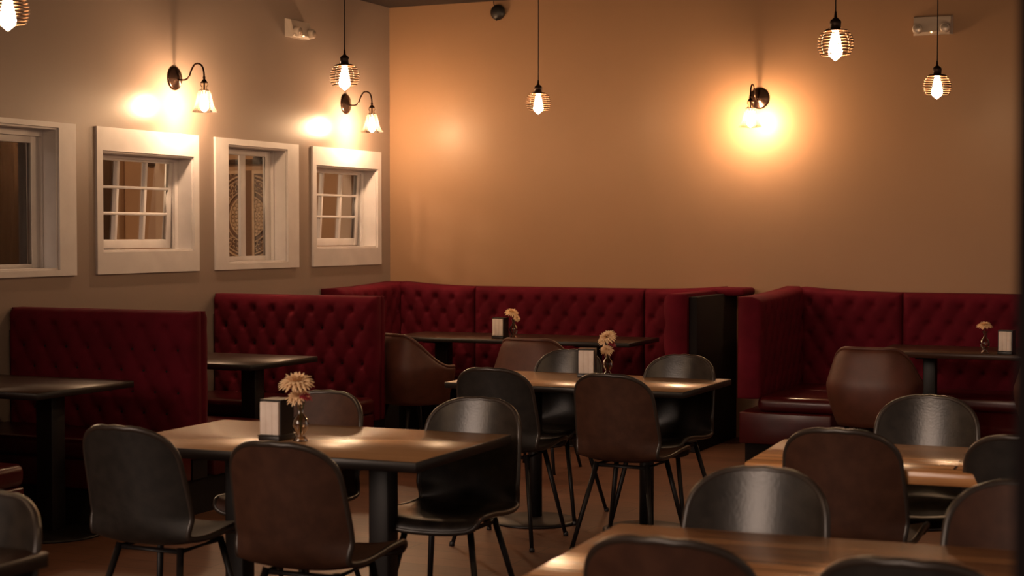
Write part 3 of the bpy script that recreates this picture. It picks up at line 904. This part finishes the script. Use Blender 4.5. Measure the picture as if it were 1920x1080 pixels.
# ------------------------------------------------------------------ the next room behind the windows
def carved_leaf(x0, x1, cx, label):
    zb, zt = 0.95, 2.005
    yp = 11.42; cz = 1.622
    root = empty('carved_panel', ((x0+x1)/2, yp, zb)); tag(root, label, 'carved panel', 'carved mandala panels')
    ox, oz = (x0+x1)/2, zb
    MB().box(x0-ox, x1-ox+(0.09 if x1 < cx else 0), 0.012, 0.02, 0, zt-zb).build('backing', M['carved_bg'], root)
    fr = MB()
    fr.box(x0-ox, x0-ox+0.022, -0.012, 0.012, 0, zt-zb, 0.003); fr.box(x1-ox-0.022, x1-ox, -0.012, 0.012, 0, zt-zb, 0.003)
    fr.box(x0-ox+0.022, x1-ox-0.022, -0.012, 0.012, zt-zb-0.03, zt-zb, 0.003); fr.box(x0-ox+0.022, x1-ox-0.022, -0.012, 0.012, 0, 0.03, 0.003)
    fr.build('frame', M['carved'], root)
    cv = MB()
    def ok(x, z): return x0+0.018 < x < x1-0.018 and zb+0.02 < z < zt-0.02
    def seg(pts, r_):
        run = []
        for p in pts + [None]:
            if p is not None and ok(p[0], p[1]): run.append((p[0]-ox, 0, p[1]-oz))
            else:
                if len(run) > 1: cv.tube(run, r_, 5)
                run = []
    for rad, th in ((0.345, 0.009), (0.315, 0.006), (0.218, 0.006), (0.176, 0.007)):
        seg([(cx+rad*math.cos(a), cz+rad*math.sin(a)) for a in [2*PI*i/120 for i in range(121)]], th)
    # scalloped petals in the middle, row by row
    for rr, cnt, sz in ((0.150, 26, 0.026), (0.118, 22, 0.024), (0.088, 18, 0.022), (0.060, 13, 0.019), (0.034, 8, 0.016)):
        for k in range(cnt):
            a = 2*PI*(k+0.5*(cnt % 2))/cnt
            px, pz = cx+rr*math.cos(a), cz+rr*math.sin(a)
            if ok(px, pz): cv.sphere((px-ox, 0.004, pz-oz), sz, 6, (0.62, 0.5, 0.62))
            seg([(px+sz*0.95*math.cos(a+b), pz+sz*0.95*math.sin(a+b)) for b in [-1.3+2.6*i/8 for i in range(9)]], 0.005)
    # leafy scrolls in the outer ring and the corners
    rnd = random.Random(3)
    for rr, cnt in ((0.246, 44), (0.288, 50), (0.382, 60), (0.43, 60), (0.48, 60), (0.53, 60), (0.60, 60)):
        for k in range(cnt):
            a = 2*PI*(k+rnd.random()*0.3)/cnt; px, pz = cx+rr*math.cos(a), cz+rr*math.sin(a)
            b0 = rnd.random()*6; s_ = 0.016+0.006*rnd.random()
            seg([(px+s_*(1-t/9)*math.cos(b0+t*0.6), pz+s_*(1-t/9)*math.sin(b0+t*0.6)) for t in range(8)], 0.0045)
    cv.build('carving', M['carved'], root)
carved_leaf(-8.09, -7.635, -7.59, 'left leaf of the carved wooden mandala seen through the double-pane window')
carved_leaf(-7.545, -7.00, -7.59, 'right leaf of the carved wooden mandala seen through the double-pane window')
r = MB().tube([(-8.6, 11.38, 2.075), (-6.95, 11.38, 2.075)], 0.022, 10).sphere((-7.47, 11.38, 2.09), 0.04, 8).build('hanging_rail', M['curtain'])
tag(r, 'dark horizontal rail above the carved mandala panels, seen through the window', 'rail')
for x, wd, lab in ((-8.93, 0.14, 'pale timber post beside the dark drape, seen through the left nine-pane window'),
                   (-8.41, 0.13, 'pale timber post seen through the right panes of the left nine-pane window'),
                   (-6.62, 0.12, 'pale timber post seen through the nine-pane window beside the corner')):
    o = MB().box(-wd/2, wd/2, -0.04, 0.04, 0, ZC, 0.004).build('timber_post', M['post'], None, (x, 11.39, 0)); tag(o, lab, 'post')
# dark drape at the left of the same view
mb = MB(); vs = []; fs = []
n = 120
for i in range(n+1):
    for j in range(13):
        z = 0.05 + 2.9*j/12
        vs.append((-0.58 + 2.06*i/n + 0.02*math.sin(z*4), 0.035*math.sin(i*0.9) + 0.01*math.sin(z*3), z))
for i in range(n):
    for j in range(12): fs.append((i*13+j, (i+1)*13+j, (i+1)*13+j+1, i*13+j+1))
mb.add(vs, fs, True)
o = mb.build('drape', M['curtain'], None, (-10.35, 11.22, 0))
md = o.modifiers.new('thickness', 'SOLIDIFY'); md.thickness = 0.006
tag(o, 'dark gathered drape seen through the left panes of the nine-pane window', 'curtain')
ld = bpy.data.lights.new('next_room_fill', 'POINT'); ld.energy = 36; ld.color = (1, 0.66, 0.4); ld.shadow_soft_size = 0.12  # unseen point light without a fixture, added to brighten the next room
lo = bpy.data.objects.new('next_room_fill', ld); C.objects.link(lo); lo.location = (-8.3, 8.6, 2.6)
